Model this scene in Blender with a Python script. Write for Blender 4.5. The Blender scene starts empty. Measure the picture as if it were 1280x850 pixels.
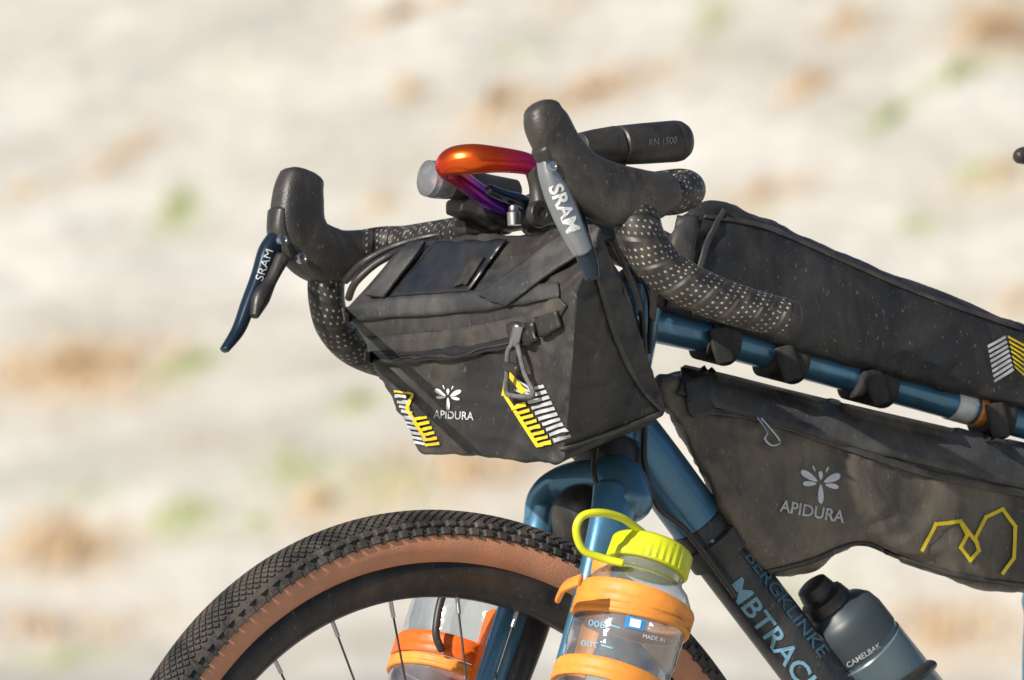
import bpy, bmesh, math, random
import numpy as np
from mathutils import Vector, Matrix, noise
from mathutils.bvhtree import BVHTree
random.seed(7)
S=1530.0
HC=0.835
CAMD=12.0
scene=bpy.context.scene
Lx,Ly,Lz=0.574,-0.819,0.105
_n=math.sqrt(Lx*Lx+Ly*Ly+Lz*Lz)
LV=Vector((Lx,Ly,Lz))/_n
FV=Vector((-0.819,-0.574,0)).normalized()
UV_=FV.cross(LV).normalized()
def B(u,v,l=0.0):
    "point of the bicycle: image pixel coordinates u,v (1/1530 m units) + lateral offset l from the bike mid-plane"
    x=u-745; z=580-v
    y=(l-LV.x*x-LV.z*z)/LV.y
    return Vector(((u-640)/S, y/S, HC+(425-v)/S))
# ------------------------------------------------------------------ materials
def new_mat(name):
    m=bpy.data.materials.new(name); m.use_nodes=True
    nt=m.node_tree; return m,nt,nt.nodes['Principled BSDF']
def N(nt,t,**k):
    n=nt.nodes.new(t)
    for a,b in k.items(): setattr(n,a,b)
    return n
def mat(name,col,rough=.5,metal=0,var=0.15,vs=25,bump=0,bs=300,dust=None,damt=.5,ds=12,coat=0,spec=.5,dth=.5,crease=0,speck=0):
    m,nt,p=new_mat(name); lk=nt.links
    p.inputs['Roughness'].default_value=rough; p.inputs['Metallic'].default_value=metal
    p.inputs['Coat Weight'].default_value=coat; p.inputs['Specular IOR Level'].default_value=spec
    tc=N(nt,'ShaderNodeTexCoord')
    nz=N(nt,'ShaderNodeTexNoise'); nz.inputs['Scale'].default_value=vs; nz.inputs['Detail'].default_value=5
    lk.new(tc.outputs['Object'],nz.inputs['Vector'])
    r=N(nt,'ShaderNodeValToRGB')
    r.color_ramp.elements[0].position=.3; r.color_ramp.elements[1].position=.7
    r.color_ramp.elements[0].color=(*[c*(1-var) for c in col],1)
    r.color_ramp.elements[1].color=(*[min(1,c*(1+var)) for c in col],1)
    lk.new(nz.outputs['Fac'],r.inputs['Fac']); out=r.outputs['Color']
    if dust:
        mpp=N(nt,'ShaderNodeMapping'); mpp.inputs['Rotation'].default_value=(.0,.45,.0); mpp.inputs['Scale'].default_value=(1.7,1,.75); lk.new(tc.outputs['Object'],mpp.inputs[0])
        n2=N(nt,'ShaderNodeTexNoise'); n2.inputs['Scale'].default_value=ds; n2.inputs['Detail'].default_value=11; n2.inputs['Roughness'].default_value=.72; n2.inputs['Distortion'].default_value=.6
        lk.new(mpp.outputs[0],n2.inputs['Vector'])
        r2=N(nt,'ShaderNodeMapRange'); r2.inputs[1].default_value=dth-.12; r2.inputs[2].default_value=dth+.2; r2.inputs[4].default_value=damt
        lk.new(n2.outputs['Fac'],r2.inputs[0]); fac=r2.outputs[0]
        if speck:
            n3=N(nt,'ShaderNodeTexNoise'); n3.inputs['Scale'].default_value=230; n3.inputs['Detail'].default_value=2; lk.new(mpp.outputs[0],n3.inputs['Vector'])
            r3=N(nt,'ShaderNodeMapRange'); r3.inputs[1].default_value=.66; r3.inputs[2].default_value=.74; r3.inputs[4].default_value=speck; lk.new(n3.outputs['Fac'],r3.inputs[0])
            ad=N(nt,'ShaderNodeMath',operation='ADD',use_clamp=True); lk.new(fac,ad.inputs[0]); lk.new(r3.outputs[0],ad.inputs[1]); fac=ad.outputs[0]
        mx=N(nt,'ShaderNodeMix',data_type='RGBA'); lk.new(fac,mx.inputs[0]); lk.new(out,mx.inputs[6]); mx.inputs[7].default_value=(*dust,1)
        out=mx.outputs[2]
    lk.new(out,p.inputs['Base Color'])
    mr=N(nt,'ShaderNodeMapRange'); mr.inputs[3].default_value=max(0,rough-.08); mr.inputs[4].default_value=min(1,rough+.1)
    lk.new(nz.outputs['Fac'],mr.inputs[0]); lk.new(mr.outputs[0],p.inputs['Roughness'])
    last=None
    if crease:
        nc=N(nt,'ShaderNodeTexNoise'); nc.inputs['Scale'].default_value=17; nc.inputs['Detail'].default_value=4; nc.inputs['Distortion'].default_value=1.6
        try: nc.noise_type='RIDGED_MULTIFRACTAL'
        except Exception: pass
        lk.new(tc.outputs['Object'],nc.inputs['Vector'])
        bc=N(nt,'ShaderNodeBump'); bc.inputs['Strength'].default_value=crease; bc.inputs['Distance'].default_value=.003
        lk.new(nc.outputs['Fac'],bc.inputs['Height']); last=bc.outputs[0]; lk.new(last,p.inputs['Normal'])
    if bump:
        nb=N(nt,'ShaderNodeTexNoise'); nb.inputs['Scale'].default_value=bs; nb.inputs['Detail'].default_value=3
        lk.new(tc.outputs['Object'],nb.inputs['Vector'])
        bp=N(nt,'ShaderNodeBump'); bp.inputs['Strength'].default_value=bump; bp.inputs['Distance'].default_value=.001
        if last: lk.new(last,bp.inputs['Normal'])
        lk.new(nb.outputs['Fac'],bp.inputs['Height']); lk.new(bp.outputs[0],p.inputs['Normal'])
    return m
DUST=(.34,.28,.21)
M={}
M['fabric']=mat('bag_fabric_black',(.022,.022,.023),.50,0,.35,18,.45,900,DUST,.20,10,dth=.54,crease=.34,speck=.22)
M['flap']=mat('bag_flap_fabric',(.034,.035,.038),.5,0,.3,18,.7,1100,(.30,.28,.24),.35,9,dth=.52,crease=.34,speck=.3)
M['fabric2']=mat('bag_fabric_dusty',(.044,.040,.037),.52,0,.3,14,.45,900,(.34,.28,.20),.55,8,dth=.48,crease=.34,speck=.4)
M['fabric3']=mat('bag_fabric_upper',(.015,.016,.019),.6,0,.3,18,.45,900,DUST,.16,10,dth=.56,crease=.22,speck=.35)
M['panel']=mat('bag_panel_smooth',(.010,.013,.020),.32,0,.3,12,.1,300,DUST,.10,10,crease=.15)
M['trim']=mat('bag_trim',(.032,.032,.033),.48,0,.2,30,.3,700,DUST,.25,15,speck=.2)
M['zip']=mat('zip_tape',(.018,.018,.02),.4,0,.2,60,.3,800)
M['cord']=mat('cord_grey',(.13,.13,.13),.7,0,.3,200,.6,900)
M['strap']=mat('strap_webbing',(.02,.02,.022),.8,0,.3,60,.8,1200,DUST,.2,20)
M['blue']=mat('frame_paint_blue',(.065,.20,.33),.33,.45,.12,30,.05,500,(.30,.29,.26),.2,25,coat=.5,dth=.56,speck=.3)
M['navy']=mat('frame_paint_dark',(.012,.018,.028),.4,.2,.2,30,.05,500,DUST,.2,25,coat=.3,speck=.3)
M['black']=mat('black_plastic',(.018,.018,.019),.40,0,.2,40,.15,500,DUST,.12,20,speck=.15)
M['rubber']=mat('hood_rubber',(.024,.022,.021),.42,0,.25,40,.35,700,DUST,.2,14,dth=.52,speck=.25,spec=.6)
M['tread']=mat('tyre_rubber',(.030,.029,.029),.7,0,.3,60,.5,500,DUST,.35,22,dth=.53,speck=.2)
M['tan']=mat('tyre_sidewall',(.60,.27,.155),.75,0,.12,40,.5,600,(.42,.28,.20),.5,15)
M['rim']=mat('rim_carbon',(.016,.016,.017),.35,.1,.2,40,.05,400,DUST,.12,20,speck=.2)
M['steel']=mat('steel',(.5,.5,.52),.28,1,.1,40)
M['lever']=mat('lever_alloy',(.36,.38,.41),.30,.75,.1,40,coat=.3)
M['leverd']=mat('lever_dark_blue',(.014,.028,.048),.3,.4,.1,40,coat=.5)
M['white']=mat('white_print',(.72,.73,.73),.5,0,.1,200)
M['refl']=mat('reflective_print',(.50,.51,.52),.4,0,.25,90)
M['yellow']=mat('yellow_print',(.80,.60,.02),.45,0,.18,90)
M['ltblue']=mat('light_blue_print',(.19,.40,.54),.45,0,.1,200)
M['dimblue']=mat('dim_blue_print',(.06,.13,.19),.45,0,.1,200)
M['lime']=mat('lime_plastic',(.66,.70,.02),.34,0,.08,60,.1,300,spec=.6)
M['orange']=mat('orange_rubber',(.86,.32,.05),.5,0,.15,40,.3,200)
M['orange2']=mat('red_orange_rubber',(.82,.15,.012),.45,0,.15,40,.3,200)
M['bottle']=mat('insulated_bottle',(.10,.15,.18),.33,0,.15,20,coat=.3,dust=DUST,damt=.1,speck=.2)
M['bottled']=mat('bottle_grey',(.045,.06,.07),.42,0,.1,20)
for k in('orange','orange2'):
    M[k].node_tree.nodes['Principled BSDF'].inputs['Subsurface Weight'].default_value=.15
    M[k].node_tree.nodes['Principled BSDF'].inputs['Subsurface Scale'].default_value=.004
def clear_mat():
    m,nt,p=new_mat('clear_plastic'); lk=nt.links
    nt.nodes.remove(p)
    tr=N(nt,'ShaderNodeBsdfTransparent'); tr.inputs[0].default_value=(.86,.90,.93,1)
    gl=N(nt,'ShaderNodeBsdfGlossy'); gl.inputs['Roughness'].default_value=.06
    df=N(nt,'ShaderNodeBsdfDiffuse'); df.inputs[0].default_value=(.6,.66,.7,1)
    fr=N(nt,'ShaderNodeLayerWeight'); fr.inputs[0].default_value=.45
    tc=N(nt,'ShaderNodeTexCoord'); nz=N(nt,'ShaderNodeTexNoise'); nz.inputs['Scale'].default_value=25; nz.inputs['Detail'].default_value=6
    lk.new(tc.outputs['Object'],nz.inputs[0])
    mr=N(nt,'ShaderNodeMapRange'); mr.inputs[1].default_value=.3; mr.inputs[2].default_value=.7; mr.inputs[3].default_value=.03; mr.inputs[4].default_value=.30; lk.new(nz.outputs[0],mr.inputs[0])
    bp=N(nt,'ShaderNodeBump'); bp.inputs['Strength'].default_value=.4; bp.inputs['Distance'].default_value=.005; lk.new(nz.outputs[0],bp.inputs['Height']); lk.new(bp.outputs[0],gl.inputs['Normal'])
    m1=N(nt,'ShaderNodeMixShader'); lk.new(mr.outputs[0],m1.inputs[0]); lk.new(tr.outputs[0],m1.inputs[1]); lk.new(df.outputs[0],m1.inputs[2])
    m2=N(nt,'ShaderNodeMixShader'); 
    pw=N(nt,'ShaderNodeMath',operation='MULTIPLY'); pw.inputs[1].default_value=.75; lk.new(fr.outputs['Facing'],pw.inputs[0])
    lk.new(pw.outputs[0],m2.inputs[0]); lk.new(m1.outputs[0],m2.inputs[1]); lk.new(gl.outputs[0],m2.inputs[2])
    lk.new(m2.outputs[0],nt.nodes['Material Output'].inputs[0]); return m
M['clear']=clear_mat()
def tape_mat():
    m,nt,p=new_mat('perforated_bar_tape'); lk=nt.links
    uv=N(nt,'ShaderNodeUVMap'); sp=N(nt,'ShaderNodeSeparateXYZ'); lk.new(uv.outputs[0],sp.inputs[0])
    def mt(op,a,b=None,c=None):
        n=N(nt,'ShaderNodeMath',operation=op)
        for i,x in enumerate((a,b,c)):
            if x is None: continue
            if isinstance(x,(int,float)): n.inputs[i].default_value=x
            else: lk.new(x,n.inputs[i])
        return n.outputs[0]
    u2=mt('MULTIPLY_ADD',sp.outputs[1],.35,sp.outputs[0])
    a=mt('DIVIDE',u2,.0054); b=mt('DIVIDE',sp.outputs[1],.0052)
    row=mt('FLOOR',a); off=mt('MULTIPLY',row,.5); b2=mt('ADD',b,off)
    fa=mt('SUBTRACT',mt('FRACT',a),.5); fb=mt('SUBTRACT',mt('FRACT',b2),.5)
    d=mt('SQRT',mt('ADD',mt('MULTIPLY',fa,fa),mt('MULTIPLY',fb,fb)))
    dot=mt('LESS_THAN',d,.19)
    seam=mt('FRACT',mt('DIVIDE',u2,.0216))
    dot=mt('MULTIPLY',dot,mt('GREATER_THAN',seam,.25))
    nz=N(nt,'ShaderNodeTexNoise'); nz.inputs['Scale'].default_value=90; tc=N(nt,'ShaderNodeTexCoord'); lk.new(tc.outputs['Object'],nz.inputs[0])
    dc=N(nt,'ShaderNodeValToRGB'); dc.color_ramp.elements[0].position=.35; dc.color_ramp.elements[0].color=(.13,.11,.09,1); dc.color_ramp.elements[1].position=.65; dc.color_ramp.elements[1].color=(.46,.42,.36,1); lk.new(nz.outputs[0],dc.inputs[0])
    bc=N(nt,'ShaderNodeValToRGB'); bc.color_ramp.elements[0].position=.4; bc.color_ramp.elements[0].color=(.020,.019,.019,1); bc.color_ramp.elements[1].position=.75; bc.color_ramp.elements[1].color=(.065,.058,.048,1); lk.new(nz.outputs[0],bc.inputs[0])
    mx=N(nt,'ShaderNodeMix',data_type='RGBA'); lk.new(dot,mx.inputs[0]); lk.new(bc.outputs[0],mx.inputs[6]); lk.new(dc.outputs[0],mx.inputs[7])
    lk.new(mx.outputs[2],p.inputs['Base Color']); p.inputs['Roughness'].default_value=.45
    s2=mt('MINIMUM',mt('MULTIPLY',seam,8),1.0); h=mt('SUBTRACT',s2,mt('MULTIPLY',dot,.4))
    bp=N(nt,'ShaderNodeBump'); bp.inputs['Strength'].default_value=.9; bp.inputs['Distance'].default_value=.0016
    lk.new(h,bp.inputs['Height']); lk.new(bp.outputs[0],p.inputs['Normal']); return m
M['tape']=tape_mat()
def ano_mat():
    m,nt,p=new_mat('oil_slick_anodised'); lk=nt.links
    uv=N(nt,'ShaderNodeUVMap'); sp=N(nt,'ShaderNodeSeparateXYZ'); lk.new(uv.outputs[0],sp.inputs[0])
    mr=N(nt,'ShaderNodeMapRange'); mr.inputs[2].default_value=.21; lk.new(sp.outputs[0],mr.inputs[0])
    r=N(nt,'ShaderNodeValToRGB'); e=r.color_ramp.elements
    e[0].position=0; e[0].color=(.5,.03,.25,1); e[1].position=1; e[1].color=(.06,.09,.5,1)
    for q,c in((.10,(.75,.04,.14)),(.2,(.85,.07,.02)),(.32,(.95,.15,.02)),(.42,(.75,.02,.02)),(.52,(.5,.015,.08)),(.60,(.35,.03,.30)),(.72,(.22,.03,.42)),(.88,(.14,.05,.5))):
        x=e.new(q); x.color=(*c,1)
    lk.new(mr.outputs[0],r.inputs[0]); lk.new(r.outputs[0],p.inputs['Base Color'])
    p.inputs['Metallic'].default_value=.85; p.inputs['Roughness'].default_value=.27; return m
M['ano']=ano_mat()
def glass_lens():
    m,nt,p=new_mat('lamp_lens'); p.inputs['Base Color'].default_value=(.85,.88,.9,1); p.inputs['Roughness'].default_value=.05
    p.inputs['Transmission Weight'].default_value=.85; p.inputs['IOR'].default_value=1.3
    tc=N(nt,'ShaderNodeTexCoord'); v=N(nt,'ShaderNodeTexVoronoi'); v.inputs['Scale'].default_value=140; nt.links.new(tc.outputs['Object'],v.inputs[0])
    bp=N(nt,'ShaderNodeBump'); bp.inputs['Strength'].default_value=.35; bp.inputs['Distance'].default_value=.001
    nt.links.new(v.outputs[0],bp.inputs['Height']); nt.links.new(bp.outputs[0],p.inputs['Normal']); return m
M['lens']=glass_lens()
# ------------------------------------------------------------------ object helpers
def group(name,loc):
    e=bpy.data.objects.new(name,None); e.location=loc; e.empty_display_size=.05; scene.collection.objects.link(e); return e
def mesh_obj(name,verts,faces,mats,parent=None,smooth=True,midx=None,uvs=None):
    me=bpy.data.meshes.new(name); me.from_pydata([tuple(v) for v in verts],[],faces)
    if not isinstance(mats,(list,tuple)): mats=[mats]
    for m in mats: me.materials.append(m)
    if midx: me.polygons.foreach_set('material_index',midx)
    me.polygons.foreach_set('use_smooth',[smooth]*len(me.polygons))
    if uvs:
        ul=me.uv_layers.new(name='UVMap')
        for lp in me.loops: ul.data[lp.index].uv=uvs[lp.vertex_index]
    me.update()
    o=bpy.data.objects.new(name,me); scene.collection.objects.link(o)
    if parent:
        o.parent=parent; o.matrix_parent_inverse=Matrix.Translation(-parent.location)
    return o
def catmull(P,n):
    P=[tuple(p) for p in P]; out=[]
    if len(P)==2:
        return [tuple(a+(b-a)*i/n for a,b in zip(*P)) for i in range(n+1)]
    for i in range(len(P)-1):
        p0=P[max(i-1,0)];p1=P[i];p2=P[i+1];p3=P[min(i+2,len(P)-1)]
        for j in range(n):
            t=j/n
            out.append(tuple(.5*((2*b)+(-a+c)*t+(2*a-5*b+4*c-d)*t*t+(-a+3*b-3*c+d)*t**3) for a,b,c,d in zip(p0,p1,p2,p3)))
    out.append(P[-1]); return out
def tube(name,path,m,parent,seg=20,n=8,cap=.6,power=1.0,ref=None,raw=False):
    path=[tuple(p)+((p[3],) if len(p)==4 else ()) for p in path]
    C=catmull(path,n) if not raw else path
    pts=[B(c[0],c[1],c[2]) for c in C]; R=[(max(c[3],.1)/S,max(c[4],.1)/S) for c in C]
    return tube3(name,pts,R,m,parent,seg,cap,power,ref)
def tube3(name,pts,R,m,parent,seg=20,cap=.6,power=1.0,ref=None):
    ref=ref or LV
    n=len(pts); T=[(pts[min(i+1,n-1)]-pts[max(i-1,0)]).normalized() for i in range(n)]
    nb=None; frames=[]
    for i in range(n):
        r0=ref-T[i]*ref.dot(T[i])
        if r0.length<.35:
            r0=(nb-T[i]*nb.dot(T[i])) if nb is not None else T[i].orthogonal()
        elif nb is not None:
            pr=nb-T[i]*nb.dot(T[i])
            if r0.dot(pr)<0: r0=-r0
            r0=(r0.normalized()*.6+pr.normalized()*.4)
        r0.normalize(); nb=r0; frames.append((r0,T[i].cross(r0)))
    seq=[]
    K=5
    if cap>0:
        for k in range(K):
            a=math.pi/2*(k+.15)/K; rr=math.sin(a); seq.append((0,-cap*math.cos(a),rr))
    for i in range(n): seq.append((i,0,1))
    if cap>0:
        for k in range(K-1,-1,-1):
            a=math.pi/2*(k+.15)/K; seq.append((n-1,cap*math.cos(a),math.sin(a)))
    V=[];UVs=[];s=0;prev=None
    for i,o,sc in seq:
        ra,rb=R[i]; c=pts[i]+T[i]*o*min(ra,rb)
        if prev is not None: s+=(c-prev).length
        prev=c; a1,b1=frames[i]
        for j in range(seg+1):
            an=2*math.pi*j/seg; ca,sa=math.cos(an),math.sin(an)
            if power!=1: ca=math.copysign(abs(ca)**power,ca); sa=math.copysign(abs(sa)**power,sa)
            V.append(c+a1*(ca*rb*sc)+b1*(sa*ra*sc)); UVs.append((s,j/seg*2*math.pi*ra))
    Fc=[];w=seg+1
    for i in range(len(seq)-1):
        for j in range(seg): Fc.append((i*w+j,i*w+j+1,(i+1)*w+j+1,(i+1)*w+j))
    Fc.append(tuple(range(seg-1,-1,-1))); base=(len(seq)-1)*w; Fc.append(tuple(base+j for j in range(seg)))
    o=mesh_obj(name,V,Fc,m,parent,True,None,UVs); fixnormals_keep(o); return o
def fixnormals_keep(o):
    bm=bmesh.new(); bm.from_mesh(o.data); bmesh.ops.recalc_face_normals(bm,faces=bm.faces)
    if bm.calc_volume(signed=True)<0: bmesh.ops.reverse_faces(bm,faces=bm.faces)
    bm.to_mesh(o.data); bm.free(); o.data.update()
def lathe(name,p0,ax,prof,m,parent,seg=48,midx=None,cap=True,knurl=None):
    ax=ax.normalized(); a=(LV-ax*LV.dot(ax))
    a=a.normalized() if a.length>.1 else ax.orthogonal().normalized()
    b=ax.cross(a); V=[];Fc=[];mi=[]
    for i,(d,r) in enumerate(prof):
        for j in range(seg):
            an=2*math.pi*j/seg; rr=r
            if knurl and knurl[0]<=i<=knurl[1]: rr=r*(1+(.018 if j%2 else -.018))
            V.append(p0+ax*d/S+(a*math.cos(an)+b*math.sin(an))*rr/S)
    for i in range(len(prof)-1):
        for j in range(seg):
            Fc.append((i*seg+j,i*seg+(j+1)%seg,(i+1)*seg+(j+1)%seg,(i+1)*seg+j)); mi.append(midx[i] if midx else 0)
    if cap:
        Fc.append(tuple(range(seg))[::-1]); mi.append(midx[0] if midx else 0)
        k=(len(prof)-1)*seg; Fc.append(tuple(k+j for j in range(seg))); mi.append(midx[-1] if midx else 0)
    o=mesh_obj(name,V,Fc,m,parent,True,mi); fixnormals_keep(o)
    md=o.modifiers.new('es','EDGE_SPLIT'); md.split_angle=math.radians(38); return o
def loft_bag(name,st,m,parent,n=14,seg=72,e=.42,amp=.0022,sc=16,ends=6):
    C=catmull(st,n); full=[]
    def row(c,k,shift=(0,0)):
        tu,tv,bu,bv,lc,hw=c; cu,cv=(tu+bu)/2+shift[0],(tv+bv)/2+shift[1]; vu,vv=(tu-bu)/2,(tv-bv)/2
        r=[]
        for j in range(seg):
            an=2*math.pi*j/seg; a=math.copysign(abs(math.cos(an))**e,math.cos(an)); b=math.copysign(abs(math.sin(an))**e,math.sin(an))
            r.append(B(cu+vu*b*k,cv+vv*b*k,lc+hw*a*k))
        return r
    for i in range(ends):
        a=math.pi/2*(i+.1)/ends; full.append(row(C[0],.35+.65*math.sin(a),(-10*math.cos(a),-2*math.cos(a))))
    for c in C: full.append(row(c,1))
    for i in range(ends-1,-1,-1):
        a=math.pi/2*(i+.1)/ends; full.append(row(C[-1],.35+.65*math.sin(a),(10*math.cos(a),2*math.cos(a))))
    V=[v for r in full for v in r]; Fc=[]
    for i in range(len(full)-1):
        for j in range(seg): Fc.append((i*seg+j,i*seg+(j+1)%seg,(i+1)*seg+(j+1)%seg,(i+1)*seg+j))
    Fc.append(tuple(range(seg))[::-1]); k=(len(full)-1)*seg; Fc.append(tuple(k+j for j in range(seg)))
    o=mesh_obj(name,V,Fc,m,parent); fixnormals_keep(o); wrinkle(o,amp,sc); return o
def wrinkle(o,amp,sc,aniso=(1,1,1.6)):
    me=o.data; nr=[v.normal.copy() for v in me.vertices]
    for v,nn in zip(me.vertices,nr):
        p=Vector((v.co.x*sc*aniso[0],v.co.y*sc*aniso[1],v.co.z*sc*aniso[2]))
        q=p+noise.noise_vector(p*.7)*.9
        h=noise.noise(q)*1.2-abs(noise.noise(q*1.9+Vector((3,1,7))))*1.5+noise.noise(q*3.7)*.35-abs(noise.noise(q*3.1+Vector((9,4,2))))*.5
        v.co+=nn*(h*amp)
    me.update()
def bvh(o):
    me=o.data; return BVHTree.FromPolygons([v.co.copy() for v in me.vertices],[tuple(p.vertices) for p in me.polygons])
def hit(bv,u,v,off,last=[None]):
    x=(u-640)/S; z=HC+(425-v)/S
    loc,nrm,i,d=bv.ray_cast(Vector((x,-3,z)),Vector((0,1,0)))
    if loc is None: 
        y=last[0] if last[0] is not None else 0
        return Vector((x,y,z))
    last[0]=loc.y
    if nrm.y>0: nrm=-nrm
    return loc+nrm*off
def solid(o,t):
    md=o.modifiers.new('s','SOLIDIFY'); md.thickness=t; md.offset=-1
def decal_quads(name,quads,bv,m,parent,off=.0008,nx=6,ny=3,th=0):
    V=[];Fc=[]
    for q in quads:
        b0=len(V)
        for j in range(ny+1):
            for i in range(nx+1):
                s,t=i/nx,j/ny
                u=(1-s)*(1-t)*q[0][0]+s*(1-t)*q[1][0]+s*t*q[2][0]+(1-s)*t*q[3][0]
                v=(1-s)*(1-t)*q[0][1]+s*(1-t)*q[1][1]+s*t*q[2][1]+(1-s)*t*q[3][1]
                V.append(hit(bv,u,v,off))
        for j in range(ny):
            for i in range(nx): a=b0+j*(nx+1)+i; Fc.append((a,a+nx+1,a+nx+2,a+1))
    o=mesh_obj(name,V,Fc,m,parent,True)
    if th: solid(o,th)
    return o
def ribbon(name,path,bv,m,parent,off=.002,n=10,ny=4,th=.0015):
    C=catmull(path,n); V=[];Fc=[]
    for i,c in enumerate(C):
        a=C[max(i-1,0)];b=C[min(i+1,len(C)-1)]; dx,dy=b[0]-a[0],b[1]-a[1]; l=math.hypot(dx,dy) or 1; nx_,ny_=-dy/l,dx/l
        for j in range(ny+1):
            t=(j/ny-.5)*c[2]; V.append(hit(bv,c[0]+nx_*t,c[1]+ny_*t,off))
    w=ny+1
    for i in range(len(C)-1):
        for j in range(ny): a=i*w+j; Fc.append((a,a+1,a+w+1,a+w))
    o=mesh_obj(name,V,Fc,m,parent,True)
    if th: solid(o,th)
    return o
def decal_poly(name,polys,bv,m,parent,off=.0008):
    V=[];Fc=[]
    for P in polys:
        cu=sum(p[0] for p in P)/len(P); cv=sum(p[1] for p in P)/len(P); b0=len(V); V.append(hit(bv,cu,cv,off)); n=len(P)
        for k in(.5,1):
            for p in P: V.append(hit(bv,cu+(p[0]-cu)*k,cv+(p[1]-cv)*k,off))
        for i in range(n):
            j=(i+1)%n; Fc.append((b0,b0+1+i,b0+1+j)); Fc.append((b0+1+i,b0+1+n+i,b0+1+n+j,b0+1+j))
    return mesh_obj(name,V,Fc,m,parent,True)
def decal_text(name,s,org,xd,yd,bv,m,parent,off=.0009,bold=.02,mirrored=False):
    cu=bpy.data.curves.new('t','FONT'); cu.body=s; cu.offset=bold; cu.resolution_u=3
    to=bpy.data.objects.new('t',cu); scene.collection.objects.link(to); bpy.context.view_layer.update()
    me=bpy.data.meshes.new_from_object(to.evaluated_get(bpy.context.evaluated_depsgraph_get()))
    bm=bmesh.new(); bm.from_mesh(me); bmesh.ops.triangulate(bm,faces=bm.faces); bmesh.ops.subdivide_edges(bm,edges=[e for e in bm.edges if e.calc_length()>.25],cuts=1)
    bm.verts.ensure_lookup_table(); V=[]
    for v in bm.verts: V.append(hit(bv,org[0]+xd[0]*v.co.x+yd[0]*v.co.y,org[1]+xd[1]*v.co.x+yd[1]*v.co.y,off))
    bm.verts.index_update(); Fc=[[v.index for v in f.verts] for f in bm.faces]
    bm.free(); bpy.data.objects.remove(to); bpy.data.meshes.remove(me)
    return mesh_obj(name,V,Fc,m,parent,False)
def bee(name,c,w,bv,parent,skew=.12):
    P=[]
    def leaf(a,r0,r1,wd):
        pts=[]
        for i in range(14):
            t=2*math.pi*i/14; x=(r0+r1)/2+(r1-r0)/2*math.cos(t); y=wd*math.sin(t)*(.75+.25*math.cos(t))
            X=x*math.cos(a)-y*math.sin(a); Y=x*math.sin(a)+y*math.cos(a); pts.append((c[0]+X*w,c[1]-Y*w+skew*X*w))
        return pts
    for a in(28,152): P.append(leaf(math.radians(a),.1,.62,.12))
    for a in(-6,186): P.append(leaf(math.radians(a),.12,.5,.09))
    P.append(leaf(math.radians(-90),.02,.55,.10)); P.append(leaf(math.radians(90),.10,.34,.08))
    for a in(65,115): P.append(leaf(math.radians(a),.34,.52,.03))
    return decal_poly(name,P,bv,M['white'],parent)
def rounded_box(name,c8,m,parent,Ng=44,r=.14,bulge=.06,amp=.002,sc=14):
    V=[];Fc=[]
    def tri(p):
        a,b,c=[(x+1)/2 for x in p]; q=Vector((0,0,0))
        for i in(0,1):
            for j in(0,1):
                for k in(0,1):
                    q+=c8[(i,j,k)]*((a if i else 1-a)*(b if j else 1-b)*(c if k else 1-c))
        return q
    for ax in range(3):
        for sg in(-1,1):
            b0=len(V)
            for i in range(Ng+1):
                for j in range(Ng+1):
                    s=-1+2*i/Ng; t=-1+2*j/Ng
                    s=math.sin(s*math.pi/2*.9)/math.sin(math.pi/2*.9); t=math.sin(t*math.pi/2*.9)/math.sin(math.pi/2*.9)
                    p=[0,0,0]; p[ax]=sg; p[(ax+1)%3]=s; p[(ax+2)%3]=t; p=Vector(p)
                    q=Vector([max(-(1-r),min(1-r,x)) for x in p]); d=(p-q).normalized(); pos=q+d*r
                    pos[ax]+=sg*bulge*(1-s*s)*(1-t*t)
                    V.append(tri(pos))
            for i in range(Ng):
                for j in range(Ng):
                    a=b0+i*(Ng+1)+j; Fc.append((a,a+1,a+Ng+2,a+Ng+1))
    o=mesh_obj(name,V,Fc,m,parent)
    bm=bmesh.new(); bm.from_mesh(o.data); bmesh.ops.remove_doubles(bm,verts=bm.verts,dist=.0002); bmesh.ops.recalc_face_normals(bm,faces=bm.faces)
    if bm.calc_volume(signed=True)<0: bmesh.ops.reverse_faces(bm,faces=bm.faces)
    bm.to_mesh(o.data); bm.free(); o.data.update(); wrinkle(o,amp,sc); return o
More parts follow.
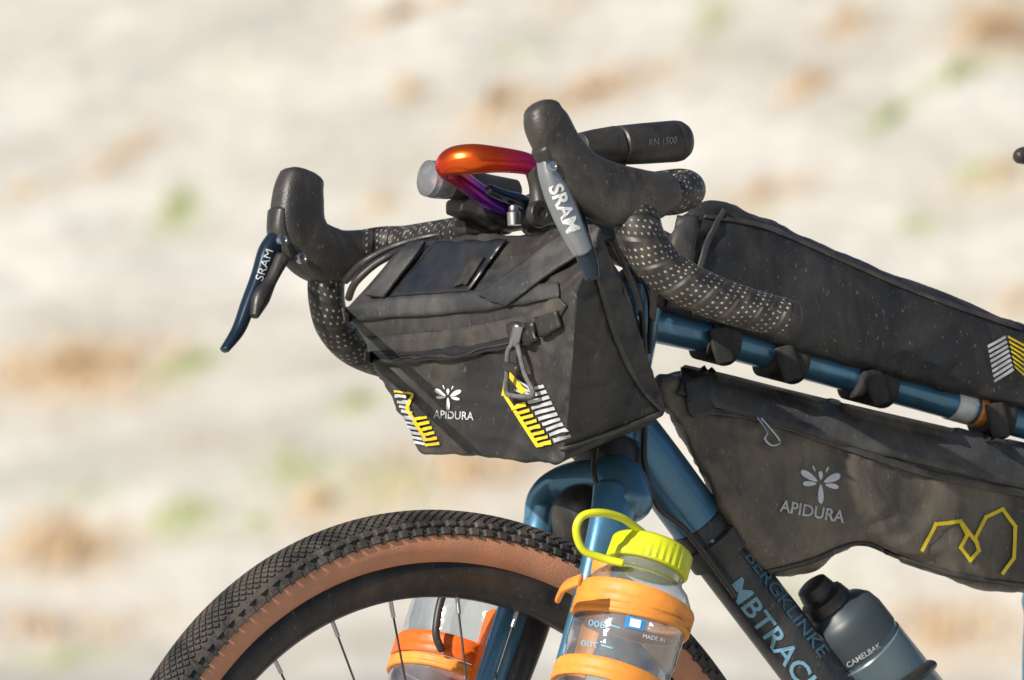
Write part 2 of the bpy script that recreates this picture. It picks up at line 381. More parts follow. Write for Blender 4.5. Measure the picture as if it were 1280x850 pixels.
# ------------------------------------------------------------------ bicycle
bike=group('bicycle',B(1200,1100,0))
def wheel(nm,cu,cv):
    C=B(cu,cv,0); w=group(nm,C); w.parent=bike; w.matrix_parent_inverse=Matrix.Translation(-bike.location)
    def P(a,r,l): return C+(FV*math.cos(a)+UV_*math.sin(a))*(r/S)+LV*(l/S)
    NA=240; rt=35; RC=500
    prof=[]
    for i in range(29):
        a=math.radians(-150+300*i/28); prof.append((RC+rt*math.cos(a)*(1.0),rt*1.02*math.sin(a),a))
    V=[];Fc=[];mi=[]
    for k in range(NA):
        for r,l,a in prof: V.append(P(2*math.pi*k/NA,r,l))
    n=len(prof)
    for k in range(NA):
        for i in range(n-1):
            Fc.append((k*n+i,k*n+i+1,((k+1)%NA)*n+i+1,((k+1)%NA)*n+i)); am=abs(prof[i][2]+prof[i+1][2])/2
            mi.append(0 if am<math.radians(90) else 1)
    o=mesh_obj('tyre',V,Fc,[M['tread'],M['tan']],w,True,mi); fixnormals_keep(o)
    V=[];Fc=[]
    def block(a,da,ph,dph,h,tw=0):
        b=len(V)
        for hh,sc in((rt-1,1),(rt+h,.74)):
            for sa,sp in((-1,0),(0,-1),(1,0),(0,1)) if tw else ((-1,-1),(1,-1),(1,1),(-1,1)):
                pp=ph+sp*dph*sc; V.append(P(a+sa*da*sc,RC+hh*math.cos(pp),hh*1.02*math.sin(pp)))
        for f in((0,1,2,3),(7,6,5,4),(0,4,5,1),(1,5,6,2),(2,6,7,3),(3,7,4,0)): Fc.append(tuple(b+x for x in f))
    K=250
    for k in range(K):
        for r_,ph in enumerate((-48,-40,-32,-24,-16,-8,0,8,16,24,32,40,48)):
            st=(k+(r_%2)*.5)
            block(2*math.pi*st/K,.0112,math.radians(ph),math.radians(6.6),2.6,1)
    K=150
    for k in range(K):
        for sg in(-1,1):
            block(2*math.pi*k/K,.0135,sg*math.radians(61),math.radians(7),4.4)
            block(2*math.pi*(k+.5)/K,.0135,sg*math.radians(77),math.radians(8),4.2)
            block(2*math.pi*(k)/K,.006,sg*math.radians(85),math.radians(5),2.2)
    o=mesh_obj('tread_knobs',V,Fc,M['tread'],w,False); fixnormals_keep(o)
    rp=[(474,16),(470,20),(460,20.5),(446,19),(434,13),(429,6),(429,-6),(434,-13),(446,-19),(460,-20.5),(470,-20),(474,-16)]
    V=[];Fc=[]
    for k in range(NA):
        for r,l in rp: V.append(P(2*math.pi*k/NA,r,l))
    n=len(rp)
    for k in range(NA):
        for i in range(n): Fc.append((k*n+i,k*n+(i+1)%n,((k+1)%NA)*n+(i+1)%n,((k+1)%NA)*n+i))
    o=mesh_obj('rim',V,Fc,M['rim'],w,True); fixnormals_keep(o)
    def rod(p,q,r,V,Fc,sg=6):
        t=(q-p).normalized(); a=t.orthogonal().normalized(); b=t.cross(a); b0=len(V)
        for c in(p,q):
            for j in range(sg): an=2*math.pi*j/sg; V.append(c+(a*math.cos(an)+b*math.sin(an))*r)
        for j in range(sg): Fc.append((b0+j,b0+(j+1)%sg,b0+sg+(j+1)%sg,b0+sg+j))
    V=[];Fc=[];V2=[];F2=[]
    for k in range(28):
        a=2*math.pi*(k+.35)/28; side=1 if k%2 else -1; cross=(1 if (k//2)%2 else -1)*math.radians(62)
        pr=P(a,430,side*3); ph=P(a+cross,36,side*44)
        rod(pr,ph,.95/1000,V,Fc); d=(ph-pr).normalized(); rod(P(a,432,side*3),pr+d*.014,1.9/1000,V2,F2)
    mesh_obj('spokes',V,Fc,M['black'],w); mesh_obj('spoke_nipples',V2,F2,M['steel'],w)
    lathe('hub',P(0,0,-70),LV,[(0,18),(22,18),(24,40),(30,40),(34,22),(106,22),(110,40),(116,40),(118,20),(140,20)],M['black'],w)
    lathe('brake_rotor',P(0,0,50),LV,[(0,122),(2.6,122)],M['steel'],w,96)
    return C
CF=wheel('front_wheel',568,1170)
wheel('rear_wheel',1859,1170)
tube('fork_blade_left',[(770,618,62,34,22),(760,668,74,30,20),(732,770,77,25,17),(690,905,78,20,15),(645,1050,78,16,12),(611,1166,78,14,10)],M['blue'],bike,24,10)
tube('fork_blade_right',[(676,634,-70,18,22),(668,680,-76,20,20),(640,770,-77,22,17),(604,880,-78,20,15),(562,1040,-78,16,12),(525,1178,-78,14,10)],M['blue'],bike,24,10)
tube('fork_dark_tube_right',[(700,640,-66,18,18),(694,690,-70,22,17),(668,780,-73,22,15),(630,890,-74,18,13),(585,1030,-74,12,11)],M['navy'],bike,24,10)  # separate dark tube set beside the right blade for its dark half
tube('fork_crown',[(786,632,66,32,30),(776,604,46,34,30),(748,598,0,28,34),(706,604,-46,22,30),(682,622,-66,16,26),(674,650,-74,14,22)],M['blue'],bike,28,12,ref=FV)
tube('fork_crown_black_insert',[(716,690,-10,8,30),(716,660,-5,20,36),(720,632,0,24,36),(742,620,5,18,30)],M['black'],bike,24,8)  # black insert filling the arch below the crown
lathe('head_tube',B(806,345,0),(B(755,585,0)-B(806,345,0)),[(0,31),(4,34),(20,34),(24,31),(190,33),(205,38),(216,38),(218,36),(226,43),(246,45),(249,40),(256,36)],[M['blue'],M['black']],bike,40,[1,1,0,0,0,0,1,1,1,1,1,1])
tube('top_tube',[(800,402,0,23,25),(900,425,0,21,24),(1100,479,0,20,23),(1300,533,0,20,22),(1495,586,0,20,20)],M['blue'],bike,28)
dt=tube('down_tube',[(775,520,0,34,32),(815,575,0,37,33),(900,690,0,37,33),(1040,872,0,37,34),(1321,1245,0,34,34)],M['blue'],bike,32)
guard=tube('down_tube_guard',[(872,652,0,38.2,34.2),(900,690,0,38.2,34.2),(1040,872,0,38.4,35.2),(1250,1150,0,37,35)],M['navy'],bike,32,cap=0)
tube('seat_tube',[(1321,1245,0,22),(1500,560,0,20),(1535,440,0,18)],M['blue'],bike,24)
for sd in(-1,1):
    tube('chainstay',[(1321,1245,sd*40,14),(1500,1215,sd*75,13),(1859,1170,sd*90,12)],M['blue'],bike,16)
    tube('seatstay',[(1493,600,sd*25,11),(1600,780,sd*60,11),(1859,1160,sd*90,10)],M['blue'],bike,16)
tube('saddle',[(1410,432,0,14,16),(1480,425,0,18,28),(1560,420,0,22,70),(1620,412,0,18,105),(1650,410,0,10,90)],M['black'],bike,28)
lathe('chainring',B(1321,1245,-60),-LV,[(0,128),(5,128)],M['black'],bike,64)
for sd,ang in((1,.4),(-1,.4+math.pi)):
    c0=B(1321,1245,sd*85); c1=c0+(FV*math.cos(ang)+UV_*math.sin(ang))*.172
    tube3('crank_arm',[c0,c1],[(.014,.009)]*2,M['black'],bike,16); tube3('pedal',[c1+LV*sd*.01,c1+LV*sd*.1],[(.012,.04)]*2,M['black'],bike,16,ref=FV)
tube('stem',[(818,322,0,26),(760,302,0,24),(668,270,0,24)],M['black'],bike,24)
lathe('stem_clamp',B(668,270,-36),LV,[(0,26),(2,29),(70,29),(72,26)],M['black'],bike)
lathe('steerer_spacers',B(822,306,0),-(B(806,345,0)-B(822,306,0)),[(-60,29),(-40,29),(-38,27),(-20,27),(-18,29),(10,29),(14,22)],M['black'],bike)
bar=M['tape']
tube('handlebar_clamp_area',[(636,275,-60,15.5),(702,264,60,15.5)],M['black'],bike,20)
tube('bar_tape_left',[(705,262,70,17),(745,252,150,20),(800,242,235,22),(844,236,290,22.5),(856,240,312,23),(840,247,325,24),(812,248,333,25),(790,250,334,24)],bar,bike,28,10,.35)
tube('bar_drop_left',[(782,252,335,24),(791,274,337,29),(802,306,343,29),(832,343,354,28),(882,370,372,27),(942,390,388,25),(976,396,400,23)],bar,bike,28,12,.3)
tube('bar_end_plug_left',[(976,396.5,400.5,21),(986,397.5,403,21)],M['black'],bike,24,4,.35)
tube('bar_tape_right',[(632,277,-65,16),(590,284,-140,17),(545,292,-220,18),(505,299,-285,19),(478,302,-312,21),(450,308,-325,22),(425,318,-333,22)],bar,bike,28,10,.35)
tube('bar_drop_right',[(415,318,-333,24),(406,345,-338,24),(406,378,-345,23),(416,410,-355,23),(442,436,-368,23),(485,452,-382,23),(560,470,-400,22)],bar,bike,28,10,.35)
nh=tube('brake_hood_left',[(677,146,330,24,20),(683,162,330,29,23),(700,194,331,30,23),(726,226,332,34,25),(760,246,333,39,28),(796,250,334,35,30),(826,244,330,25,27)],M['rubber'],bike,36,12,.7,.8)
fh=tube('brake_hood_right',[(374,222,-330,29,22),(370,244,-330,33,24),(370,280,-331,36,25),(384,308,-332,38,26),(415,320,-333,36,28),(450,312,-332,27,26),(486,301,-326,20,22)],M['rubber'],bike,36,12,.6,.72)
tube('lever_body_left',[(676,192,330,12,17),(694,212,330,20,17),(716,232,330,22,18)],M['black'],bike,20)
tube('lever_body_right',[(343,262,-330,8,17),(345,290,-330,13,17),(358,316,-330,18,18)],M['black'],bike,20)
ll=tube('brake_lever_left',[(680,203,330,9,11),(688,224,330,15,14),(700,256,330,17,14),(714,290,330,15,13),(726,316,330,12,11)],M['lever'],bike,24,10,.5,.7)
tube('brake_lever_tip_left',[(722,296,328,12,11),(732,326,328,12,10),(738,348,328,9,8)],M['leverd'],bike,24,10,.6,.75)
tube('shift_paddle_left',[(706,240,318,12,8),(722,285,316,12,9),(736,330,316,10,8)],M['leverd'],bike,20,8)
lr=tube('brake_lever_right',[(346,292,-330,11,12),(334,314,-330,14,12),(322,345,-330,10.5,11),(308,380,-330,9,10),(296,412,-330,8,9),(279,437,-330,5,8)],M['leverd'],bike,24,10,.6,.75)
tube('shift_paddle_right',[(350,322,-318,10,10),(336,350,-318,8,10),(324,372,-318,12,11),(316,394,-318,6,8)],M['black'],bike,20,8)
for p,nm in((B(688,212,349),'lever_pivot_left'),(B(350,299,-305),'lever_pivot_right'),(B(374,322,-303),'lever_pivot_right')):
    lathe(nm,p,LV,[(-2,7),(3,7),(4,5),(2.5,4.5),(2.5,.5)],M['steel'],bike,24)
decal_text('lever_lettering','SRAM',(685,238),(9.4,23),(21,-8),bvh(ll),M['white'],bike,bold=.03)
decal_text('lever_lettering','SRAM',(325,352),(5.5,-16),(-12,-4),bvh(lr),M['refl'],bike,bold=.0)
for i,p in enumerate([
 [(765,300,90,4),(782,335,60,4),(800,380,50,4),(806,440,46,4)],
 [(742,305,60,4),(772,345,45,4),(792,395,42,4),(804,450,40,4),(806,520,40,4),(806,580,42,4),(822,632,42,4),(862,668,40,4),(920,745,38,4)],
 [(758,300,20,4),(790,330,48,4),(812,370,46,4),(812,440,44,4)],
 [(775,300,120,4.5),(800,318,100,4.5),(818,350,70,4.5),(815,400,46,4.5)],
 [(745,560,40,3.5),(742,590,44,3.5),(747,612,50,3.5),(745,640,70,3.5)],
 [(430,350,-300,5),(455,326,-260,5),(500,304,-230,5),(560,292,-180,5),(640,300,-40,5)],
 [(434,372,-285,5),(445,350,-260,5),(480,322,-235,5),(530,306,-200,5),(640,306,-30,5)],
]): tube('cable_housing',p,M['black'],bike,12,10)
hoop=tube('anodised_hoop',[(672,212,66,12),(655,205,62,14),(625,201,52,16),(592,200,38,19),(567,203,16,18),(560,212,-6,14),(582,229,-24,12),(606,246,-36,13),(636,260,-46,14),(660,272,-52,12)],M['ano'],bike,28,12)
tube('hoop_brace',[(612,238,20,7),(632,246,16,8),(652,252,10,9),(668,262,0,9)],M['leverd'],bike,18,8)
tube('hoop_clamp',[(668,212,66,13),(672,235,66,11),(676,262,66,16)],M['black'],bike,18,8)
lathe('hoop_clamp_bolt',B(676,268,88),LV,[(-8,17),(0,17),(3,15),(3,8),(1,7)],M['black'],bike,28)
lathe('hoop_clamp_bolt',B(643,278,20),UV_,[(-4,9),(12,9),(14,7),(20,6)],M['steel'],bike,20)
tube('computer_mount',[(568,258,-80,10,20),(590,260,-78,16,26),(615,270,-70,17,28),(640,278,-62,14,20)],M['black'],bike,24,8,.4,.5)
tube('computer_mount_arm',[(575,285,-100,12,16),(598,283,-96,14,18),(625,285,-85,14,18)],M['black'],bike,24,8,.4,.5)
lamp=group('bicycle_headlight',B(590,230,-40))
ax=(B(555,227,-70)-B(640,240,-70)).normalized()
lathe('lamp_body',B(646,240,-70),ax,[(0,12),(4,16),(40,17),(60,18),(90,21),(106,22)],M['black'],lamp,32)
lathe('lamp_reflector',B(646,240,-70)+ax*.0685,ax,[(0,8),(4,14),(14,19),(22,20)],M['steel'],lamp,32,cap=False)
lathe('lamp_lens',B(646,240,-70)+ax*.0685,ax,[(0,22.5),(20,24),(32,23),(35,18),(36,1)],M['lens'],lamp,32)
lamp2=group('bicycle_headlight',B(790,180,150))
ax=(B(735,187,215)-B(846,178,215)).normalized()
L2=lathe('lamp_body',B(848,178,215),ax,[(-10,14),(-7,21),(0,25),(8,26),(10,25),(12,26),(56,25.5),(92,24.5),(94,22),(97,22),(99,24.5),(130,22),(152,19),(154,16)],M['black'],lamp2,44)
lathe('lamp_power_button',B(842,160,215),UV_,[(-4,8),(3,8),(4,6),(4,1)],M['rubber'],lamp2,24)
tube('lamp_bracket',[(770,205,215,10,16),(762,225,200,10,16),(760,245,180,14,18)],M['black'],lamp2,18)
decal_text('lamp_lettering','RN 1500',(808,185),(9.6,-1),(1,-12),bvh(L2),M['cord'],lamp2,bold=.0)
# ------------------------------------------------------------------ handlebar bag
hb=group('handlebar_bag',B(640,450,0))
c8={(0,0,0):B(520,572,-150),(0,0,1):B(700,582,150),(0,1,0):B(426,384,-238),(0,1,1):B(720,368,228),
    (1,0,0):B(662,552,-150),(1,0,1):B(838,518,150),(1,1,0):B(500,302,-205),(1,1,1):B(750,278,205)}
hbo=rounded_box('bag_body',c8,M['fabric'],hb,Ng=80,r=.09,bulge=.035,amp=.0030,sc=14)
hv=bvh(hbo)
ribbon('front_edge_binding',[(433,394,18),(480,386,22),(560,380,24),(640,372,22),(700,364,16)],hv,M['flap'],hb,.003)
ribbon('zip_flap',[(458,436,30),(500,434,32),(570,428,34),(640,414,32),(680,398,28),(702,376,20)],hv,M['trim'],hb,.002)
ribbon('zip_tape',[(460,447,14),(510,446,14),(580,440,14),(645,427,14),(672,419,12)],hv,M['zip'],hb,.0042)
ribbon('zip_teeth',[(462,448,3),(510,447,3),(580,441,3),(645,428,3),(672,420,3)],hv,M['black'],hb,.0055)
decal_quads('top_panel',[[(490,374),(590,367),(636,304),(548,306)]],hv,M['panel'],hb,.003,16,12,.0015)
decal_quads('top_strap',[[(604,374),(640,384),(742,312),(712,297)],[(462,374),(484,376),(536,308),(516,307)]],hv,M['flap'],hb,.004,16,5,.003)
decal_quads('hook_patch',[[(574,364),(590,362),(610,330),(596,330)]],hv,M['strap'],hb,.0055,6,4,.002)
decal_quads('zip_garage',[[(640,405),(672,402),(676,428),(644,432)],[(674,395),(700,388),(706,408),(680,422)]],hv,M['black'],hb,.006,8,5,.004)
def cord(name,pts,r,m,parent):
    C=[Vector(c) for c in catmull([tuple(p) for p in pts],8)]; return tube3(name,C,[(r,r)]*len(C),m,parent,10)
p0=hit(hv,655,422,.008); p1=hit(hv,648,462,.012); p2=hit(hv,676,492,.010)
cord('zip_puller_cord',[p0,hit(hv,648,440,.012),p1,hit(hv,644,484,.010),hit(hv,655,494,.010)],.0021,M['cord'],hb)
cord('zip_puller_cord',[p0,hit(hv,662,445,.013),hit(hv,668,468,.012),p2,hit(hv,655,494,.010)],.0021,M['cord'],hb)
cord('zip_puller_wrap',[hit(hv,649,452,.013),hit(hv,664,456,.014)],.004,M['black'],hb)
tube3('zip_puller_toggle',[hit(hv,657,412,.009),hit(hv,655,424,.010)],[(.005,.005)]*2,M['steel'],hb,12)
yq=[];wq=[]
for i in range(10):
    t=i/9; y=494+t*60; xl=630+t*40; xm=xl+21; xr=680+t*30
    h=4.0
    if i>1: yq.append([(xl+2,y),(xm-1,y-5),(xm,y-5+h),(xl+3,y+h)])
    wq.append([(xm+1,y-7),(xr,y-14),(xr+2,y-14+h),(xm+2,y-7+h)])
yq.append([(629,494),(634,465),(639,464),(633,494)]); yq.append([(634,465),(640,464),(660,488),(654,492)])
yq.append([(630,492),(634,490),(676,555),(672,557)])
wq2=[[(644,470+k*7),(668,486+k*3),(669,489+k*3),(645,474+k*7)] for k in range(3)]
decal_quads('reflective_stripes',wq+wq2,hv,M['refl'],hb,.0016,8,2); decal_quads('yellow_stripes',yq,hv,M['yellow'],hb,.0021,8,2)
yq=[];wq=[]
for i in range(10):
    t=i/9; y=498+t*58; xl=495+t*24; xm=xl+14; xr=xm+12+t*4; h=3.6
    wq.append([(xl,y-5),(xm,y-3),(xm,y-3+h),(xl,y-5+h)]); 
    if i>3: yq.append([(xm+1,y-2),(xr+2,y-5),(xr+3,y-5+h),(xm+1,y-2+h)])
yq.append([(494,488),(519,492),(519,495),(494,491)]); yq.append([(516,494),(520,494),(512,512),(508,510)]); yq.append([(508,510),(512,508),(536,548),(533,550)])
decal_quads('reflective_stripes',wq,hv,M['refl'],hb,.0016,8,2); decal_quads('yellow_stripes',yq,hv,M['yellow'],hb,.0021,8,2)
bee('insect_emblem',(561,496),30,hv,hb,.05)
decal_text('bag_lettering','APIDURA',(543,522),(12.0,.6),(.5,-14),hv,M['refl'],hb,bold=.01)
for pth in ([(732,300,5),(748,360,5),(766,420,5),(796,480,5),(824,512,5)],[(700,560,5),(760,540,5),(822,516,5)]):
    ribbon('seam',pth,hv,M['trim'],hb,.0022,10,2,.002)
# ------------------------------------------------------------------ frame bag
fb=group('frame_bag',B(1050,600,0))
fbo=loft_bag('bag_body',[(828,466,838,518,0,36),(876,466,890,618,0,46),(935,480,948,712,0,50),(1000,494,1008,720,0,52),(1075,510,1082,686,0,53),(1150,526,1150,714,0,54),(1250,548,1250,744,0,54),(1340,570,1335,736,0,52),(1420,590,1410,640,0,40)],M['fabric2'],fb,n=20,seg=128,e=.5,amp=.0040,sc=10)
fv=bvh(fbo)
ribbon('top_flap',[(850,476,36),(900,490,42),(980,512,46),(1080,538,50),(1180,562,52),(1300,590,54)],fv,M['flap'],fb,.0035,12,6,.002)
ribbon('zip_cover',[(884,514,10),(950,524,10),(1060,560,10),(1150,590,10),(1220,606,10),(1300,622,10)],fv,M['trim'],fb,.0025,12,3,.002)
ribbon('front_patch',[(876,522,30),(866,476,30)],fv,M['trim'],fb,.006,8,4,.002)
ribbon('bottom_seam',[(960,716,5),(1010,704,5),(1078,682,6),(1130,700,6),(1200,722,5),(1300,738,5)],fv,M['trim'],fb,.002,12,2,.002)
cord('zip_puller',[hit(fv,943,530,.008),hit(fv,949,540,.011),hit(fv,947,554,.011),hit(fv,957,560,.010),hit(fv,969,558,.009),hit(fv,960,543,.010),hit(fv,948,531,.008)],.0013,M['steel'],fb)
bee('insect_emblem',(1028,606),46,fv,fb,.1)
decal_text('bag_lettering','APIDURA',(975,640),(19.5,3.6),(3,-20),fv,M['refl'],fb,off=.0014,bold=.02)
yl=[]
def line(a,b,w=4.6):
    dx,dy=b[0]-a[0],b[1]-a[1]; l=math.hypot(dx,dy); nx,ny=-dy/l*w/2,dx/l*w/2; ex,ey=dx/l*w*.4,dy/l*w*.4
    return [(a[0]+nx-ex,a[1]+ny-ey),(b[0]+nx+ex,b[1]+ny+ey),(b[0]-nx+ex,b[1]-ny+ey),(a[0]-nx-ex,a[1]-ny-ey)]
pl=[(1158,690),(1175,658),(1207,655),(1216,672),(1207,688),(1220,704),(1231,692),(1226,676),(1240,650),(1262,640),(1278,662),(1276,702),(1262,720)]
for a,b in zip(pl[:-1],pl[1:]): yl.append(line(a,b))
yl.append(line((1207,655),(1228,682)))
decal_quads('yellow_outline_print',yl,fv,M['yellow'],fb,.0016,8,1)
# ------------------------------------------------------------------ top tube bag
tb=group('top_tube_bag',B(1050,380,0))
tbo=loft_bag('bag_body',[(836,292,822,388,10,34),(868,256,872,404,8,40),(908,250,910,413,4,44),(980,281,965,432,0,46),(1060,314,1045,455,0,46),(1140,346,1130,478,0,46),(1230,382,1222,500,0,45),(1320,414,1310,520,0,42),(1420,455,1410,545,0,34)],M['fabric3'],tb,n=20,seg=128,e=.55,amp=.0026,sc=10)
tv=bvh(tbo)
ribbon('seam',[(880,270,5),(960,284,5),(1060,326,5),(1160,368,5),(1290,412,5)],tv,M['trim'],tb,.002,12,2,.0015)
ribbon('front_flap',[(860,270,26),(850,330,30),(846,384,28)],tv,M['trim'],tb,.003,8,4,.002)
ribbon('front_fold',[(905,262,6),(885,300,7),(870,350,6),(866,392,5)],tv,M['trim'],tb,.003,8,3,.002)
wq=[];yq=[]
for i in range(8):
    y=426+i*6.2; wq.append([(1243+i*1.2,y+6),(1266+i*1.4,y-6-i*.4),(1268+i*1.4,y-3-i*.4),(1244+i*1.2,y+9.4)])
    if i<7: yq.append([(1269+i*1.4,y-6),(1292,y+6),(1292,y+9),(1270+i*1.4,y-3)])
decal_quads('reflective_stripes',wq,tv,M['refl'],tb,.0014,6,2); decal_quads('yellow_stripes',yq,tv,M['yellow'],tb,.0018,6,2)
for u,w in((896,34),(980,40),(1092,46),(1252,30)):
    v=427+(u-896)*.268
    d=w/2
    tube('frame_bag_strap',[(u-d,v-d*.26,0,27,29),(u+d,v+d*.26,0,27,29)],M['strap'],fb,24,6,.12,.85)
    tube('frame_bag_strap_tail',[(u+d*.1,v-16,30,14,4),(u+d*.4,v+4,33,15,4),(u+d*.7,v+26,34,13,3)],M['strap'],fb,16,5,.2,.6)
lathe('frame_bag_strap',B(886,670,0),(B(920,716,0)-B(886,670,0)),[(0,41),(1,43),(30,43),(31,41)],M['trim'],fb,40)
tube('frame_decal_white',[(1197,505.5,0,21,24),(1221,512,0,21,24)],M['white'],bike,28,4,0)
tube('frame_decal_orange',[(1226,513.5,0,21,24),(1246,519,0,21,24)],M['orange'],bike,28,4,0)
gv=bvh(guard)
decal_text('frame_lettering','MBTRACK',(908,734),(23.5,31.5),(27,-20),gv,M['ltblue'],bike,bold=.015)
decal_text('frame_lettering','BERGKLINKE',(930,696),(17,22.6),(17,-12),gv,M['dimblue'],bike,bold=.01)
decal_text('frame_lettering','30',(872,686),(22,29),(26,-20),gv,M['ltblue'],bike,bold=.02)
# ------------------------------------------------------------------ bottles
def clear_bottle(p0,axd,lid,straps):
    g=group('water_bottle',p0+axd*.1); a=axd.normalized()
    b=lathe('bottle_body',p0,a,[(28,43),(34,43),(36,48),(44,49),(54,60),(66,67),(80,70),(150,70),(156,68),(166,68),(172,70),(300,70),(316,67),(324,58),(326,5)],M['clear'],g,64,cap=False)
    lathe('lid',p0,a,[(-3,5),(-3,44),(0,49),(3,51),(30,52),(32,50),(32,44)],lid,g,72,knurl=(3,4),cap=True)
    for d,w,m in straps: strap_ring(p0,a,d,w,m,g,0)
    return g,b
def strap_ring(p0,ax,d,w,m,g,tilt,tdir=0.0):
    "flat silicone band with ribs, optionally tilted round the bottle"
    a=(LV-ax*LV.dot(ax)).normalized(); b=ax.cross(a); V=[];Fc=[];seg=72; pr=[(0,70.3),(0,73.5),(.12,75.2),(.35,75.2),(.42,74.2),(.58,74.2),(.65,75.2),(.88,75.2),(1,73.5),(1,70.3)]
    for k,(t,r) in enumerate(pr):
        for j in range(seg):
            an=2*math.pi*j/seg; rr=r+(.5 if (j//2)%2 and 3<k<6 else 0)
            V.append(p0+ax*(d+t*w+tilt*math.cos(an-tdir))/S+(a*math.cos(an)+b*math.sin(an))*rr/S)
    for i in range(len(pr)-1):
        for j in range(seg): Fc.append((i*seg+j,i*seg+(j+1)%seg,(i+1)*seg+(j+1)%seg,(i+1)*seg+j))
    o=mesh_obj('silicone_strap',V,Fc,m,g); md=o.modifiers.new('es','EDGE_SPLIT'); md.split_angle=math.radians(50)
    bm=bmesh.new(); bm.from_mesh(o.data); bmesh.ops.recalc_face_normals(bm,faces=bm.faces); bm.to_mesh(o.data); bm.free()
p0=B(815,680,160); a=(B(722,985,160)-p0).normalized()
wb,bo=clear_bottle(p0,a,M['lime'],[(74,30,M['orange']),(178,26,M['orange']),(280,24,M['orange'])]); bv=bvh(bo)
strap_ring(p0,a,90,16,M['orange'],wb,13,1.2)
for i,s in enumerate(('900','800','700','600')):
    decal_text('graduation_marks',s,(764-i*9,756+i*25),(-14,-2.5),(2,-11),bv,M['ltblue'],wb,bold=.01)
    decal_quads('graduation_marks',[[(768-i*9,750+i*25),(782-i*9,754+i*25),(782-i*9,756+i*25),(768-i*9,752+i*25)]],bv,M['ltblue'],wb)
decal_quads('blue_label',[[(781,764),(805,770),(802,784),(778,779)]],bv,mat('label_blue',(.03,.25,.6),.4),wb,.001,4,3)
decal_quads('white_label',[[(786,768),(799,771),(797,781),(784,778)]],bv,M['white'],wb,.0016,4,3)
decal_text('bottle_lettering','MADE IN USA',(800,792),(7,1.4),(1,-7),bv,M['white'],wb,bold=.0)
tube('lid_tether',[(802,664,180,5),(778,646,190,5),(750,638,195,5),(727,642,190,5),(719,660,185,5),(728,684,182,5),(752,694,190,5),(776,700,205,5)],M['lime'],wb,14,8)
tube('cage_bracket',[(752,700,100,8,22),(735,790,100,8,22),(705,880,100,8,22)],M['orange'],bike,16,6)
tube('strap_end',[(698,742,150,9,4),(706,728,190,9,4),(724,720,218,9,4)],M['orange'],wb,14,8,.4,.7)
p1=B(612,668,-185); a1=(B(519,973,-185)-p1).normalized()
wb2,bo2=clear_bottle(p1,a1,M['lime'],[(164,28,M['orange2']),(194,16,M['orange']),(280,24,M['orange2'])])
tube('cage_bracket',[(622,768,-100,10,24),(600,850,-100,10,24),(586,905,-100,10,24)],M['orange2'],bike,16,6)
tube('bottle_cage_wire',[(606,734,-120,5),(566,732,-120,5),(552,748,-120,5),(545,790,-120,5),(552,812,-120,5)],M['black'],bike,12)
p2=B(1021,738,0); a2=(B(1021+62,738+78,0)-p2).normalized()
wb3=group('water_bottle',p2)
body=lathe('bottle_body',p2,a2,[(28,28),(34,31),(42,45),(52,53),(66,56),(96,56),(98,54),(104,54),(106,56),(240,56),(250,50),(252,10)],[M['bottle'],M['bottled']],wb3,48,[1,1,1,1,1,0,0,0,0,0,0,0,0])
lathe('bottle_cap',p2,a2,[(-8,14),(-5,21),(8,24),(10,20),(14,20),(16,30),(30,33),(32,28)],M['black'],wb3,32,knurl=(5,6))
decal_text('bottle_lettering','CAMELBAK',(1064,838),(8.2,-5.2),(-5,-8.6),bvh(body),M['refl'],wb3,bold=.01)
tube('bottle_cage_arm',[(1100,880,40,8,14),(1150,850,56,8,10),(1165,838,30,8,14)],M['black'],bike,14)
# second bicycle standing further right (only its bar end reaches into view)
b2=group('bicycle',B(1740,400,-200))
def b2t(n,p,m,dx=0): return tube(n,[(q[0]+dx,)+tuple(q[1:]) for q in p],m,b2,20,8)
b2t('handlebar_grip',[(1274,186,-300,9),(1284,184,-302,12),(1330,182,-310,15),(1420,184,-330,15)],M['black'],27)
b2t('handlebar',[(1420,184,-330,10),(1600,190,-480,10),(1760,196,-640,10)],M['black'],27)
b2t('stem',[(1600,190,-480,14),(1650,260,-480,16),(1640,340,-480,20)],M['black'],27)
b2t('fork_blade',[(1640,340,-480,24),(1560,600,-480,22),(1312,740,-470,14),(1288,800,-470,13),(1284,980,-470,13),(1276,1180,-470,12)],M['blue'],38)
# ------------------------------------------------------------------ ground
HY=24.0
def height(x,y):
    yf=HY-0.18*x*(1 if abs(x)<30 else 30/abs(x))
    t=y-yf
    z=0.0
    if t>0:
        z=.45*(math.sqrt(t*t+.04)-.2) if t<40 else 18+ (t-40)*.12
    z+=(noise.noise(Vector((x*.9,y*.9,0)))*.05+noise.noise(Vector((x*3.1,y*3.1,4)))*.02+noise.noise(Vector((x*9,y*9,8)))*.006)*(1 if t>-2 else .15)
    z+=noise.noise(Vector((x*.02,y*.02,2)))*min(6,max(0,t-10)*.2)
    return z
def axis(lo,a,b,hi,step):
    c=list(np.arange(a,b+1e-6,step)); s=step;x=b;r=[]
    while x<hi: s*=1.18; x+=s; r.append(x)
    s=step;x=a;l=[]
    while x>lo: s*=1.18; x-=s; l.append(x)
    return l[::-1]+c+r
xs=axis(-500,-2.4,2.4,500,.03); ys=axis(-120,23.4,30.2,900,.03)
def ground_at(u,v):
    dx=(u-640)/S/CAMD; dz=(425-v)/S/CAMD; y=23.0
    while y<40:
        d=y+CAMD
        if HC+dz*d<height(dx*d,y): break
        y+=.05
    return dx*(y+CAMD),y
